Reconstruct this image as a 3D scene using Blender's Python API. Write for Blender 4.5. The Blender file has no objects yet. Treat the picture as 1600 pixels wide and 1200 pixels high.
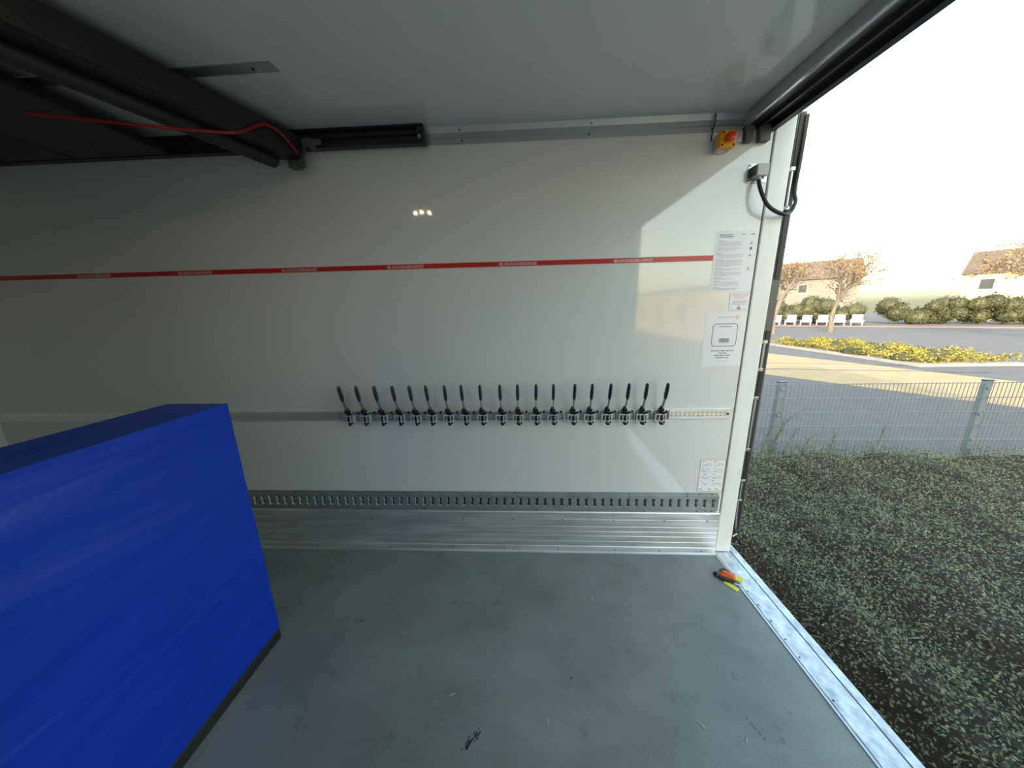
import bpy, bmesh, math, random
import numpy as np
from mathutils import Vector, Matrix, noise
random.seed(7)
C = bpy.context.scene.collection
scn = bpy.context.scene
PI = math.pi

# ------------------------------------------------------------------ camera
cam_d = bpy.data.cameras.new('camera')
cam_d.sensor_width = 36.0
cam_d.lens = 496.0947 / 1600 * 36.0
cam_d.clip_start = 0.02
cam_d.clip_end = 500
cam = bpy.data.objects.new('camera', cam_d)
C.objects.link(cam)
pitch, yaw, roll = -0.2287, 0.0502, 0.0216
M = Matrix.Rotation(yaw, 3, 'Z') @ Matrix.Rotation(pitch, 3, 'X') @ Matrix.Rotation(roll, 3, 'Y')
right, fwd, up = M.col[0], M.col[1], M.col[2]
R3 = Matrix((right, up, -fwd)).transposed()
cam.matrix_world = Matrix.Translation((-1.1791, -1.7939, 1.5359)) @ R3.to_4x4()
scn.camera = cam

# ------------------------------------------------------------------ sky, sun, exposure
scn.view_settings.view_transform = 'Standard'
scn.view_settings.look = 'None'
scn.view_settings.gamma = 1.0
scn.view_settings.use_curve_mapping = False
scn.view_settings.exposure = 0.55
w = bpy.data.worlds.new('world')
scn.world = w
w.use_nodes = True
wn = w.node_tree
wn.nodes.clear()
sky = wn.nodes.new('ShaderNodeTexSky')
sky.sky_type = 'NISHITA'
sky.sun_disc = False
sky.sun_elevation = math.radians(23)
sky.sun_rotation = math.radians(212)
sky.air_density = 1.0
sky.dust_density = 3.0
sky.ozone_density = 1.0
bg = wn.nodes.new('ShaderNodeBackground')
bg.inputs['Strength'].default_value = 0.62
wo = wn.nodes.new('ShaderNodeOutputWorld')
tint = wn.nodes.new('ShaderNodeMix'); tint.data_type = 'RGBA'; tint.blend_type = 'MULTIPLY'
tint.inputs[0].default_value = 1.0; tint.inputs[7].default_value = (1.05, 1.0, 0.81, 1)
wn.links.new(sky.outputs[0], tint.inputs[6]); wn.links.new(tint.outputs[2], bg.inputs['Color'])
wn.links.new(bg.outputs[0], wo.inputs['Surface'])

sun_d = bpy.data.lights.new('sun', 'SUN')
sun_d.energy = 3.8
sun_d.angle = math.radians(0.6)
sun_d.color = (1.0, 0.86, 0.66)
sun = bpy.data.objects.new('sun', sun_d)
C.objects.link(sun)
sdir = Vector((-0.5, -0.8, 0.40)).normalized()
sun.rotation_euler = sdir.to_track_quat('Z', 'Y').to_euler()
sun.location = (0, -5, 20)

# ------------------------------------------------------------------ materials
MATS = {}
def mat(name, color, rough=0.5, metal=0.0, spec=0.5, var=0.0, vscale=5.0, vstretch=(1, 1, 1), bump=0.0, bscale=50.0,
        rvar=0.0, emit=None, estr=0.0, color2=None, coat=0.0, aniso=0.0, bstretch=(1, 1, 1)):
    m = bpy.data.materials.new(name)
    m.use_nodes = True
    nt = m.node_tree
    b = nt.nodes['Principled BSDF']
    col = (*color, 1.0)
    b.inputs['Base Color'].default_value = col
    b.inputs['Roughness'].default_value = rough
    b.inputs['Metallic'].default_value = metal
    b.inputs['Specular IOR Level'].default_value = spec
    b.inputs['Coat Weight'].default_value = coat
    if aniso: b.inputs['Anisotropic'].default_value = aniso
    tc = None
    def coords(st):
        nonlocal tc
        if tc is None: tc = nt.nodes.new('ShaderNodeTexCoord')
        mp = nt.nodes.new('ShaderNodeMapping')
        mp.inputs['Scale'].default_value = st
        nt.links.new(tc.outputs['Object'], mp.inputs['Vector'])
        return mp.outputs[0]
    if var > 0 or color2:
        n = nt.nodes.new('ShaderNodeTexNoise')
        n.inputs['Scale'].default_value = vscale
        n.inputs['Detail'].default_value = 6
        n.inputs['Roughness'].default_value = 0.6
        nt.links.new(coords(vstretch), n.inputs['Vector'])
        r = nt.nodes.new('ShaderNodeValToRGB')
        r.color_ramp.elements[0].position = 0.32
        r.color_ramp.elements[1].position = 0.68
        if color2:
            r.color_ramp.elements[0].color = col
            r.color_ramp.elements[1].color = (*color2, 1)
        else:
            r.color_ramp.elements[0].color = (*[c * (1 - var) for c in color], 1)
            r.color_ramp.elements[1].color = (*[min(1, c * (1 + var)) for c in color], 1)
        nt.links.new(n.outputs['Fac'], r.inputs['Fac'])
        nt.links.new(r.outputs['Color'], b.inputs['Base Color'])
        if rvar:
            mr = nt.nodes.new('ShaderNodeMapRange')
            mr.inputs['To Min'].default_value = max(0.02, rough - rvar)
            mr.inputs['To Max'].default_value = rough + rvar
            nt.links.new(n.outputs['Fac'], mr.inputs['Value'])
            nt.links.new(mr.outputs[0], b.inputs['Roughness'])
    if bump > 0:
        n2 = nt.nodes.new('ShaderNodeTexNoise')
        n2.inputs['Scale'].default_value = bscale
        n2.inputs['Detail'].default_value = 3
        nt.links.new(coords(bstretch), n2.inputs['Vector'])
        bp = nt.nodes.new('ShaderNodeBump')
        bp.inputs['Strength'].default_value = bump
        bp.inputs['Distance'].default_value = 0.01
        nt.links.new(n2.outputs['Fac'], bp.inputs['Height'])
        nt.links.new(bp.outputs[0], b.inputs['Normal'])
    if emit:
        b.inputs['Emission Color'].default_value = (*emit, 1)
        b.inputs['Emission Strength'].default_value = estr
    MATS[name] = m
    return m

mat('wall_panel', (0.80, 0.80, 0.77), 0.05, spec=0.8, var=0.015, vscale=1.3, bump=0.012, bscale=6)
mat('ceiling_panel', (0.72, 0.73, 0.71), 0.09, spec=0.8, var=0.02, vscale=2, bump=0.012, bscale=70)
mat('aluminium', (0.78, 0.78, 0.77), 0.42, metal=0.8, var=0.2, vscale=4, vstretch=(0.6, 3, 7), rvar=0.12, bump=0.03, bscale=30, bstretch=(0.2, 1, 8))
mat('aluminium_floor', (0.62, 0.65, 0.66), 0.42, metal=0.75, var=0.32, vscale=22, vstretch=(1, 0.7, 1), rvar=0.14, bump=0.15, bscale=60)
mat('aluminium_trim', (0.5, 0.52, 0.53), 0.38, metal=0.85, var=0.08, vscale=2, vstretch=(0.4, 3, 6))
mat('galvanised', (0.38, 0.41, 0.40), 0.42, metal=0.6, var=0.12, vscale=18, rvar=0.08)
mat('rail_metal', (0.95, 0.95, 0.92), 0.36, metal=0.8, var=0.06, vscale=10)
mat('slot_wall_glint', (0.85, 0.86, 0.85), 0.5, metal=0.3)  # bright tone paints in the light caught by the slot walls
mat('lever_steel', (0.3, 0.3, 0.29), 0.4, metal=0.7)
mat('recess_shade', (0.06, 0.065, 0.065), 0.7)  # shade inside the rail holes, put into a dark colour
mat('post_paint', (0.84, 0.86, 0.83), 0.35, var=0.05, vscale=5, vstretch=(2, 2, 0.6))
mat('black_rubber', (0.018, 0.018, 0.018), 0.55)
mat('black_metal', (0.022, 0.022, 0.024), 0.35, metal=0.3)
mat('black_plastic', (0.02, 0.022, 0.024), 0.4)
mat('dark_brown_metal', (0.025, 0.022, 0.022), 0.5, metal=0.3, var=0.2, vscale=8)
mat('grey_brown_plastic', (0.10, 0.096, 0.09), 0.5)
mat('steel', (0.55, 0.55, 0.54), 0.28, metal=1.0)
mat('bracket_zinc', (0.78, 0.78, 0.76), 0.4, metal=0.5)
mat('chrome', (0.8, 0.8, 0.8), 0.15, metal=1.0)
mat('red_tape', (0.6, 0.02, 0.025), 0.3)
mat('tape_border', (0.8, 0.52, 0.5), 0.35)
mat('tape_letter', (0.85, 0.72, 0.7), 0.4)
mat('paper', (0.88, 0.88, 0.9), 0.35, spec=0.5)
mat('ink', (0.12, 0.12, 0.14), 0.6)
mat('ink_grey', (0.36, 0.36, 0.38), 0.6)
mat('ink_red', (0.5, 0.05, 0.06), 0.5)
mat('ink_blue', (0.03, 0.08, 0.22), 0.5)
mat('ink_orange', (0.85, 0.42, 0.06), 0.5)
mat('yellow_plastic', (0.85, 0.42, 0.01), 0.38)
mat('red_plastic', (0.75, 0.03, 0.015), 0.3)
mat('grey_plastic', (0.52, 0.53, 0.5), 0.45)
mat('orange_plastic', (0.75, 0.14, 0.02), 0.5, var=0.3, vscale=60)
mat('tag_yellow', (0.8, 0.75, 0.05), 0.4)
mat('cable_red', (0.32, 0.01, 0.02), 0.35)
mat('led', (0.9, 0.85, 0.7), 0.4, emit=(1.0, 0.80, 0.45), estr=800)
mat('sill_groove', (0.07, 0.08, 0.08), 0.6)
mat('dirt_stain', (0.09, 0.1, 0.1), 0.8)
mat('wood_splinter', (0.66, 0.62, 0.5), 0.7)
mat('asphalt', (0.095, 0.1, 0.11), 0.9, var=0.12, vscale=3, bump=0.3, bscale=60)
mat('paving', (0.31, 0.25, 0.15), 0.85, var=0.12, vscale=2, bump=0.2, bscale=20)  # pale sandy tone puts the sunlit band into the paving colour
mat('curb_red', (0.36, 0.16, 0.12), 0.85, var=0.15, vscale=4)
mat('concrete', (0.27, 0.26, 0.25), 0.85, var=0.12, vscale=2)
mat('soil', (0.035, 0.026, 0.02), 0.95, var=0.4, vscale=14, bump=0.5, bscale=30)
mat('hedge_leaf', (0.022, 0.042, 0.014), 0.36, vscale=45, color2=(0.24, 0.28, 0.15))  # leaf tones vary; the lighter one paints in highlights
mat('twig', (0.10, 0.075, 0.055), 0.8, var=0.3, vscale=30)
mat('bed_leaf', (0.05, 0.07, 0.012), 0.6, vscale=4, color2=(0.36, 0.3, 0.05))
mat('dry_leaf', (0.14, 0.09, 0.04), 0.7, vscale=2.5, color2=(0.32, 0.22, 0.09))
mat('evergreen_leaf', (0.02, 0.032, 0.014), 0.7, vscale=1.5, color2=(0.06, 0.06, 0.026))
mat('bark', (0.11, 0.1, 0.09), 0.9, var=0.3, vscale=6, vstretch=(3, 3, 0.5), bump=0.3, bscale=12)
mat('fence_galv', (0.2, 0.25, 0.29), 0.5, metal=0.5, var=0.06, vscale=8)
mat('fence_wire', (0.2, 0.23, 0.24), 0.5, metal=0.5)
mat('white_paint', (0.5, 0.52, 0.55), 0.5)
mat('facade_white', (0.13, 0.13, 0.125), 0.85, var=0.05, vscale=1)
mat('facade_sand', (0.6, 0.46, 0.27), 0.85, var=0.12, vscale=1.2)
mat('facade_grey', (0.3, 0.31, 0.32), 0.85, var=0.05, vscale=1)
mat('roof_tile', (0.09, 0.075, 0.068), 0.8, var=0.2, vscale=6)
mat('window_glass', (0.04, 0.05, 0.06), 0.06)
mat('litter_white', (0.75, 0.75, 0.72), 0.6)

# glossy vinyl cover of the blue block
def blue_mat():
    m = mat('blue_vinyl', (0.002, 0.042, 0.46), 0.42, spec=0.35, var=0.06, vscale=2)
    nt = m.node_tree
    b = nt.nodes['Principled BSDF']
    tc = nt.nodes.new('ShaderNodeTexCoord')
    wv = nt.nodes.new('ShaderNodeTexNoise')
    wv.inputs['Scale'].default_value = 2.2
    wv.inputs['Distortion'].default_value = 1.2
    mp = nt.nodes.new('ShaderNodeMapping')
    mp.inputs['Rotation'].default_value = (0.7, 0, 0)
    mp.inputs['Scale'].default_value = (1, 0.7, 2.6)
    nt.links.new(tc.outputs['Object'], mp.inputs['Vector'])
    nt.links.new(mp.outputs[0], wv.inputs['Vector'])
    bp = nt.nodes.new('ShaderNodeBump')
    bp.inputs['Strength'].default_value = 0.5
    bp.inputs['Distance'].default_value = 0.03
    nt.links.new(wv.outputs['Fac'], bp.inputs['Height'])
    nt.links.new(bp.outputs[0], b.inputs['Normal'])
blue_mat()

# anti-slip floor: grey coated plywood with wear and fine grain
def floor_mat():
    m = bpy.data.materials.new('floor_coating')
    m.use_nodes = True
    nt = m.node_tree
    b = nt.nodes['Principled BSDF']
    tc = nt.nodes.new('ShaderNodeTexCoord')
    def nz(scale, detail=5, st=(1, 1, 1), rough=0.6):
        mp = nt.nodes.new('ShaderNodeMapping')
        mp.inputs['Scale'].default_value = st
        nt.links.new(tc.outputs['Object'], mp.inputs['Vector'])
        n = nt.nodes.new('ShaderNodeTexNoise')
        n.inputs['Scale'].default_value = scale
        n.inputs['Detail'].default_value = detail
        n.inputs['Roughness'].default_value = rough
        nt.links.new(mp.outputs[0], n.inputs['Vector'])
        return n.outputs['Fac']
    def ramp(f, p0, c0, p1, c1):
        r = nt.nodes.new('ShaderNodeValToRGB')
        r.color_ramp.elements[0].position = p0
        r.color_ramp.elements[0].color = (*c0, 1)
        r.color_ramp.elements[1].position = p1
        r.color_ramp.elements[1].color = (*c1, 1)
        nt.links.new(f, r.inputs['Fac'])
        return r.outputs['Color']
    def mix(a, bb, fac, mode='MULTIPLY'):
        x = nt.nodes.new('ShaderNodeMix')
        x.data_type = 'RGBA'
        x.blend_type = mode
        x.inputs[0].default_value = fac
        nt.links.new(a, x.inputs[6]); nt.links.new(bb, x.inputs[7])
        return x.outputs[2]
    base = ramp(nz(2.2, 7, (1, 1.6, 1), 0.62), 0.32, (0.205, 0.225, 0.212), 0.68, (0.31, 0.33, 0.31))
    c = mix(base, ramp(nz(260, 2), 0.35, (0.62, 0.62, 0.62), 0.65, (1.25, 1.25, 1.25)), 0.55)
    c = mix(c, ramp(nz(9, 6, (1, 1, 1), 0.7), 0.27, (0.5, 0.5, 0.5), 0.40, (1, 1, 1)), 0.75)
    c = mix(c, ramp(nz(42, 3), 0.75, (1, 1, 1), 0.80, (2.2, 2.2, 2.1)), 0.8)
    nt.links.new(c, b.inputs['Base Color'])
    b.inputs['Roughness'].default_value = 0.5
    b.inputs['Specular IOR Level'].default_value = 0.45
    bp = nt.nodes.new('ShaderNodeBump')
    bp.inputs['Strength'].default_value = 0.35
    bp.inputs['Distance'].default_value = 0.002
    nt.links.new(nz(330, 2), bp.inputs['Height'])
    nt.links.new(bp.outputs[0], b.inputs['Normal'])
    MATS['floor_coating'] = m
floor_mat()

# ------------------------------------------------------------------ mesh helpers
class MB:
    def __init__(s): s.v = []; s.f = []
    def add(s, vs, fs):
        o = len(s.v)
        s.v += [tuple(v) for v in vs]
        s.f += [tuple(i + o for i in f) for f in fs]
        return s
    def box(s, x0, x1, y0, y1, z0, z1, mtx=None):
        vs = [Vector(p) for p in [(x0, y0, z0), (x1, y0, z0), (x1, y1, z0), (x0, y1, z0), (x0, y0, z1), (x1, y0, z1), (x1, y1, z1), (x0, y1, z1)]]
        if mtx: vs = [mtx @ v for v in vs]
        return s.add(vs, [(0, 3, 2, 1), (4, 5, 6, 7), (0, 1, 5, 4), (1, 2, 6, 5), (2, 3, 7, 6), (3, 0, 4, 7)])
    def bbox(s, x0, x1, y0, y1, z0, z1, bev=0.004, seg=2, mtx=None):
        bm = bmesh.new()
        bmesh.ops.create_cube(bm, size=1)
        for v in bm.verts:
            v.co = Vector(((x0 + x1) / 2 + v.co.x * (x1 - x0), (y0 + y1) / 2 + v.co.y * (y1 - y0), (z0 + z1) / 2 + v.co.z * (z1 - z0)))
        bmesh.ops.bevel(bm, geom=bm.edges[:], offset=bev, segments=seg, affect='EDGES', profile=0.5)
        bm.verts.index_update()
        vs = [mtx @ v.co if mtx else v.co.copy() for v in bm.verts]
        fs = [[v.index for v in f.verts] for f in bm.faces]
        bm.free()
        return s.add(vs, fs)
    def tube(s, pts, r, n=10, cap=True, flat=None):
        # flat = (dir, factor): squash the section along dir
        pts = [Vector(p) for p in pts]
        rs = r if isinstance(r, (list, tuple)) else [r] * len(pts)
        rings = []
        t0 = (pts[1] - pts[0]).normalized()
        ref = Vector((0, 0, 1)) if abs(t0.z) < 0.9 else Vector((1, 0, 0))
        u = t0.cross(ref).normalized()
        for i, p in enumerate(pts):
            a = pts[max(0, i - 1)]; b = pts[min(len(pts) - 1, i + 1)]
            t = (b - a).normalized()
            u = (u - t * u.dot(t)).normalized()
            v = t.cross(u)
            ring = []
            for k in range(n):
                an = 2 * PI * k / n
                o = (u * math.cos(an) + v * math.sin(an)) * rs[i]
                if flat:
                    d, fc = flat
                    o = o - d * o.dot(d) * (1 - fc)
                ring.append(p + o)
            rings.append(ring)
        vs = [q for rg in rings for q in rg]
        fs = []
        for i in range(len(pts) - 1):
            for k in range(n):
                a = i * n + k; b = i * n + (k + 1) % n
                fs.append((a, b, b + n, a + n))
        if cap:
            fs.append(tuple(range(n))[::-1])
            fs.append(tuple((len(pts) - 1) * n + k for k in range(n)))
        return s.add(vs, fs)
    def cyl(s, p0, p1, r0, r1=None, n=16):
        return s.tube([p0, p1], [r0, r1 if r1 is not None else r0], n)
    def sphere(s, c, r, sc=(1, 1, 1), n=12, m=8):
        vs = []; fs = []
        for i in range(m + 1):
            th = PI * i / m
            for k in range(n):
                ph = 2 * PI * k / n
                vs.append((c[0] + r * sc[0] * math.sin(th) * math.cos(ph), c[1] + r * sc[1] * math.sin(th) * math.sin(ph), c[2] + r * sc[2] * math.cos(th)))
        for i in range(m):
            for k in range(n):
                a = i * n + k; b = i * n + (k + 1) % n
                fs.append((a, a + n, b + n, b))
        return s.add(vs, fs)
    def prism(s, poly, axis, a0, a1):
        # poly: 2D points; axis 'x','y','z' extrusion
        def P(p, a):
            if axis == 'x': return (a, p[0], p[1])
            if axis == 'y': return (p[0], a, p[1])
            return (p[0], p[1], a)
        n = len(poly)
        vs = [P(p, a0) for p in poly] + [P(p, a1) for p in poly]
        fs = [tuple(range(n)), tuple(range(2 * n - 1, n - 1, -1))]
        for i in range(n):
            j = (i + 1) % n
            fs.append((i, i + n, j + n, j))
        return s.add(vs, fs)
    def build(s, name, m, parent=None, smooth=False, bevel=0):
        me = bpy.data.meshes.new(name)
        me.from_pydata(s.v, [], s.f)
        me.materials.append(MATS[m])
        me.validate()
        bm = bmesh.new(); bm.from_mesh(me)
        bmesh.ops.recalc_face_normals(bm, faces=bm.faces[:])
        bm.to_mesh(me); bm.free()
        o = bpy.data.objects.new(name, me)
        C.objects.link(o)
        if parent is not None: o.parent = parent
        if smooth:
            for p in me.polygons: p.use_smooth = True
            try: me.set_sharp_from_angle(angle=math.radians(40))
            except Exception: pass
        if bevel:
            md = o.modifiers.new('bevel', 'BEVEL'); md.width = bevel; md.segments = 2; md.limit_method = 'ANGLE'
        return o

def tag(o, label, cat, group=None, kind=None):
    o['label'] = label; o['category'] = cat
    if group: o['group'] = group
    if kind: o['kind'] = kind
    return o
def struct(o, label=None):
    o['kind'] = 'structure'
    if label: o['label'] = label
    return o
def thing(name, label, cat, loc=(0, 0, 0), group=None):
    o = bpy.data.objects.new(name, None); C.objects.link(o)
    o.location = loc
    o.empty_display_size = 0.05
    return tag(o, label, cat, group)
def copy_tree(o, parent=None):
    c = o.copy(); C.objects.link(c); c.parent = parent
    for ch in list(o.children): copy_tree(ch, c)
    return c
def local(mb, loc):
    L = Vector(loc)
    mb.v = [tuple(Vector(v) - L) for v in mb.v]
    return mb
def bez(p, n=24):
    # Catmull-Rom through points
    p = [Vector(q) for q in p]
    q = [p[0] * 2 - p[1]] + p + [p[-1] * 2 - p[-2]]
    out = []
    for i in range(1, len(q) - 2):
        for k in range(n):
            t = k / n
            a, b, c, d = q[i - 1], q[i], q[i + 1], q[i + 2]
            out.append(0.5 * ((2 * b) + (c - a) * t + (2 * a - 5 * b + 4 * c - d) * t * t + (3 * b - a - 3 * c + d) * t ** 3))
    out.append(p[-1])
    return out
def text_into(mb, body, size, origin, xdir=(1, 0, 0), ydir=(0, 0, 1), align='LEFT', bold=0.0, width=None, thick=0.0002):
    cu = bpy.data.curves.new('t', 'FONT')
    cu.body = body; cu.size = size; cu.align_x = align; cu.offset = bold; cu.resolution_u = 2
    ob = bpy.data.objects.new('t', cu); C.objects.link(ob)
    dg = bpy.context.evaluated_depsgraph_get()
    me = bpy.data.meshes.new_from_object(ob.evaluated_get(dg))
    xs = [v.co.x for v in me.vertices]
    if not xs: return
    k = 1.0
    if width: k = width / (max(xs) - min(xs))
    xd, yd, o = Vector(xdir), Vector(ydir), Vector(origin)
    zd = xd.cross(yd)
    vs = [o + xd * v.co.x * k + yd * v.co.y + zd * thick for v in me.vertices]
    fs = [tuple(p.vertices) for p in me.polygons]
    mb.add(vs, fs)
    bpy.data.objects.remove(ob); bpy.data.curves.remove(cu); bpy.data.meshes.remove(me)

# =================================================================== THE TRUCK BODY (setting)
XL, YN, ZC = -4.6, -2.06, 2.415
struct(MB().box(XL, 0.0, 0.0, 0.06, -0.12, ZC + 0.06).build('wall_far', 'wall_panel'))
struct(MB().box(XL, 0.0, YN - 0.06, YN, -0.12, ZC + 0.06).build('wall_near', 'wall_panel'))
struct(MB().box(XL - 0.06, XL, YN - 0.06, 0.06, -0.12, ZC + 0.06).build('wall_left', 'wall_panel'))
struct(MB().box(XL, 0.0, YN, 0.0, ZC, ZC + 0.06).build('ceiling', 'ceiling_panel'))
struct(MB().box(XL, 0.0, YN, 0.0, -0.12, 0.0).build('floor', 'floor_coating'))

# kick plate: ribbed aluminium skirting, profile in (y, z)
prof = [(0, 0.0), (-0.034, 0.0), (-0.034, 0.006), (-0.024, 0.012), (-0.020, 0.040), (-0.0155, 0.044)]
z = 0.044
for zz in (0.078, 0.118, 0.150, 0.185, 0.236):
    prof += [(-0.0155, zz - 0.005), (-0.0164, zz - 0.003), (-0.0164, zz), (-0.0155, zz + 0.0015)]
prof += [(-0.0155, 0.284), (-0.012, 0.290), (0, 0.290)]
kick = struct(MB().prism(prof, 'x', XL + 0.001, -0.004).build('baseboard_far', 'aluminium'))
kn = [(YN - y, zz) for y, zz in prof]
struct(MB().prism(kn, 'x', XL + 0.001, -0.004).build('baseboard_near', 'aluminium'))
rv = MB().sphere((0, 0, 0), 0.0042, (1, 0.5, 1), 8, 5)
rivet0 = rv.build('rivet', 'black_metal', kick, smooth=True)
def rivets(par, lst):
    for i, p in enumerate(lst):
        r = rivet0.copy(); C.objects.link(r); r.parent = par; r.location = p
rp = []
for x in (-0.075, -0.335, -0.648, -0.965, -1.28, -1.60, -1.88, -2.2, -2.52, -2.86, -3.3): rp.append((x, -0.019, 0.256 - 0.02))
for x in (-0.09, -0.35, -0.63, -0.99, -1.34, -1.68, -2.1, -2.6, -3.1): rp.append((x, -0.025, 0.022))
rivet0.location = rp[0]
rivets(kick, rp[1:])

# trim along the top of the far wall
tr = struct(MB().prism([(0, 2.343), (-0.004, 2.343), (-0.004, 2.3655), (-0.009, 2.369), (-0.009, 2.39), (-0.018, 2.4145), (0, 2.4145)], 'x', XL + 0.001, -0.002).build('trim_1', 'aluminium_trim'))
rivets(tr, [(-0.29, -0.005, 2.357), (-0.28, -0.013, 2.405), (-0.86, -0.013, 2.40), (-0.87, -0.005, 2.357), (-1.5, -0.013, 2.40), (-1.49, -0.005, 2.357)])
struct(MB().prism([(YN, 2.343), (YN + 0.004, 2.343), (YN + 0.018, 2.4145), (YN, 2.4145)], 'x', XL + 0.001, -0.002).build('trim_2', 'aluminium_trim'))
# corner posts at the rear opening
gap = struct(MB().box(0.0, 0.0055, 0.004, 0.06, 0.0, 2.47).build('trim_3', 'black_rubber'))
post = MB().prism([(0.0055, -0.002), (0.0095, -0.006), (0.093, -0.006), (0.0975, -0.002), (0.0975, 0.072), (0.0055, 0.072)], 'z', 0.012, 2.475)
struct(post.build('trim_4', 'post_paint'))
post = MB().prism([(0.0, YN - 0.072), (0.0975, YN - 0.072), (0.0975, YN + 0.002), (0.093, YN + 0.006), (0.0095, YN + 0.006), (0.0, YN + 0.002)], 'z', 0.012, 2.475)
struct(post.build('trim_5', 'post_paint'))
# roof edge beam over the opening
struct(MB().box(0.0, 0.0975, YN + 0.007, -0.007, 2.415, 2.475).build('trim_6', 'post_paint'))

# threshold: two strips with a groove
s = MB().prism([(0.0, -0.12), (0.104, -0.12), (0.104, 0.006), (0.006, 0.006), (0.0, 0.002)], 'y', YN - 0.07, 0.003)
sill = struct(s.build('trim_7', 'aluminium_floor'))
s = MB().prism([(0.104, -0.12), (0.153, -0.12), (0.155, -0.006), (0.150, 0.001), (0.108, 0.001), (0.104, -0.006)], 'y', YN - 0.07, 0.062)
struct(s.build('trim_8', 'aluminium_floor'))
s = MB().box(0.1005, 0.1065, YN - 0.07, 0.003, 0.0, 0.0065)
s.build('groove', 'sill_groove', sill)
s = MB().box(-0.008, 0.002, YN, -0.036, -0.001, 0.0035)
s.build('edge_lip', 'steel', sill)
for i, y in enumerate([-0.30, -0.38, -0.47, -0.56, -0.64, -0.8, -1.0, -1.3, -1.6]):
    r = rivet0.copy(); C.objects.link(r); r.parent = sill; r.name = 'screw'
    r.location = (0.016, y, 0.006); r.rotation_euler = (PI / 2, 0, 0)

# underside of the truck, wheels out of sight
struct(MB().box(XL - 0.06, 0.153, YN - 0.07, 0.062, -0.28, -0.12).build('trim_9', 'black_metal'))

# =================================================================== ROLLER SHUTTER HEADER
hd = thing('roller_shutter', 'roller shutter box with black underside across the top of the rear opening', 'roller shutter', (-0.07, -1.03, 2.34))
L = (-0.07, -1.03, 2.34)
local(MB().prism([(-0.150, 2.352), (-0.135, 2.352), (-0.115, 2.413), (-0.142, 2.413)], 'y', YN + 0.02, -0.002), L).build('housing', 'aluminium_trim', hd)
local(MB().box(-0.156, -0.1485, YN + 0.02, -0.003, 2.347, 2.3535), L).build('edge_strip', 'chrome', hd)
local(MB().prism([(-0.134, 2.352), (-0.09, 2.358), (-0.085, 2.343), (-0.075, 2.343), (-0.07, 2.36), (-0.03, 2.36), (-0.026, 2.336), (0.0, 2.334), (0.0, 2.4145), (-0.118, 2.4145)], 'y', YN + 0.02, -0.002), L).build('curtain_guide', 'black_metal', hd)
local(MB().tube([(-0.06, YN + 0.02, 2.366), (-0.06, -0.012, 2.366)], 0.012, 10), L).build('roller_tube', 'black_rubber', hd, smooth=True)
b = MB()
b.bbox(-0.206, -0.158, -0.03, -0.001, 2.289, 2.333, 0.003)
local(b, L).build('end_bracket', 'aluminium_trim', hd)
for xa, xb in ((-0.150, -0.112), (-0.085, -0.034)):
    local(MB().prism([(xa, 2.352), (xb, 2.352), (xb + 0.004, 2.288), (xa + 0.010, 2.288)], 'y', -0.03, -0.001), L).build('end_stop', 'grey_brown_plastic', hd)

# =================================================================== OVERHEAD DOOR GEAR (upper left)
gr = thing('door_guide_rail', 'black double-grooved guide rail along the top edge of the wall', 'guide rail', (-3.1, 0, 2.34))
L = (-3.1, 0, 2.34)
g = MB().prism([(-0.0185, 2.333), (-0.052, 2.333), (-0.052, 2.343), (-0.034, 2.346), (-0.034, 2.372), (-0.05, 2.375), (-0.05, 2.387), (-0.034, 2.39), (-0.034, 2.402), (-0.058, 2.405), (-0.058, 2.413), (-0.0185, 2.413)], 'x', XL + 0.002, -1.668)
local(g, L).build('rail_profile', 'black_metal', gr)
local(MB().bbox(-1.70, -1.664, -0.058, -0.0185, 2.331, 2.400, 0.002), L).build('end_cap', 'black_plastic', gr)
local(MB().cyl((-1.685, -0.058, 2.357), (-1.685, -0.066, 2.357), 0.008), L).build('screw', 'steel', gr, smooth=True)

dr = thing('overhead_door', 'dark overhead door parked under the ceiling at upper left', 'overhead door', (-2.42, -0.9, 2.28))
L = (-2.42, -0.9, 2.28)
d = MB()
for i in range(3):
    x1 = -2.95 - i * 0.5
    d.bbox(x1 - 0.49, x1, YN + 0.09, -0.075, 2.325, 2.362, 0.006)
local(d, L).build('door_panel', 'dark_brown_metal', dr)
def slant(mb):
    mb.v = [(v[0] + 0.31 * (v[1] + 0.065), v[1], v[2]) for v in mb.v]
    return mb
local(slant(MB().prism([(-2.50, 2.29), (-2.29, 2.275), (-2.262, 2.285), (-2.262, 2.375), (-2.29, 2.385), (-2.50, 2.385)], 'y', YN + 0.08, -0.065)), L).build('end_beam', 'dark_brown_metal', dr, bevel=0.004)
local(slant(MB().tube([(-2.395, YN + 0.1, 2.262), (-2.38, -0.11, 2.262), (-2.379, -0.10, 2.262)], [0.030, 0.030, 0.022], 16)), L).build('bottom_seal', 'black_rubber', dr, smooth=True)
b = MB()
b.bbox(-2.345, -2.262, -0.078, -0.062, 2.243, 2.30, 0.003)
b.bbox(-2.31, -2.25, -0.072, -0.061, 2.30, 2.37, 0.003)
b.bbox(-2.335, -2.285, -0.095, -0.05, 2.238, 2.262, 0.004)
local(b, L).build('corner_bracket', 'grey_brown_plastic', dr)
b = MB()
b.cyl((-2.225, -0.085, 2.345), (-2.225, -0.03, 2.345), 0.021, n=18)
b.cyl((-2.225, -0.092, 2.345), (-2.225, -0.085, 2.345), 0.009, n=12)
b.bbox(-2.235, -2.165, -0.08, -0.072, 2.335, 2.36, 0.003)
local(b, L).build('roller', 'grey_brown_plastic', dr, smooth=True)
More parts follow.
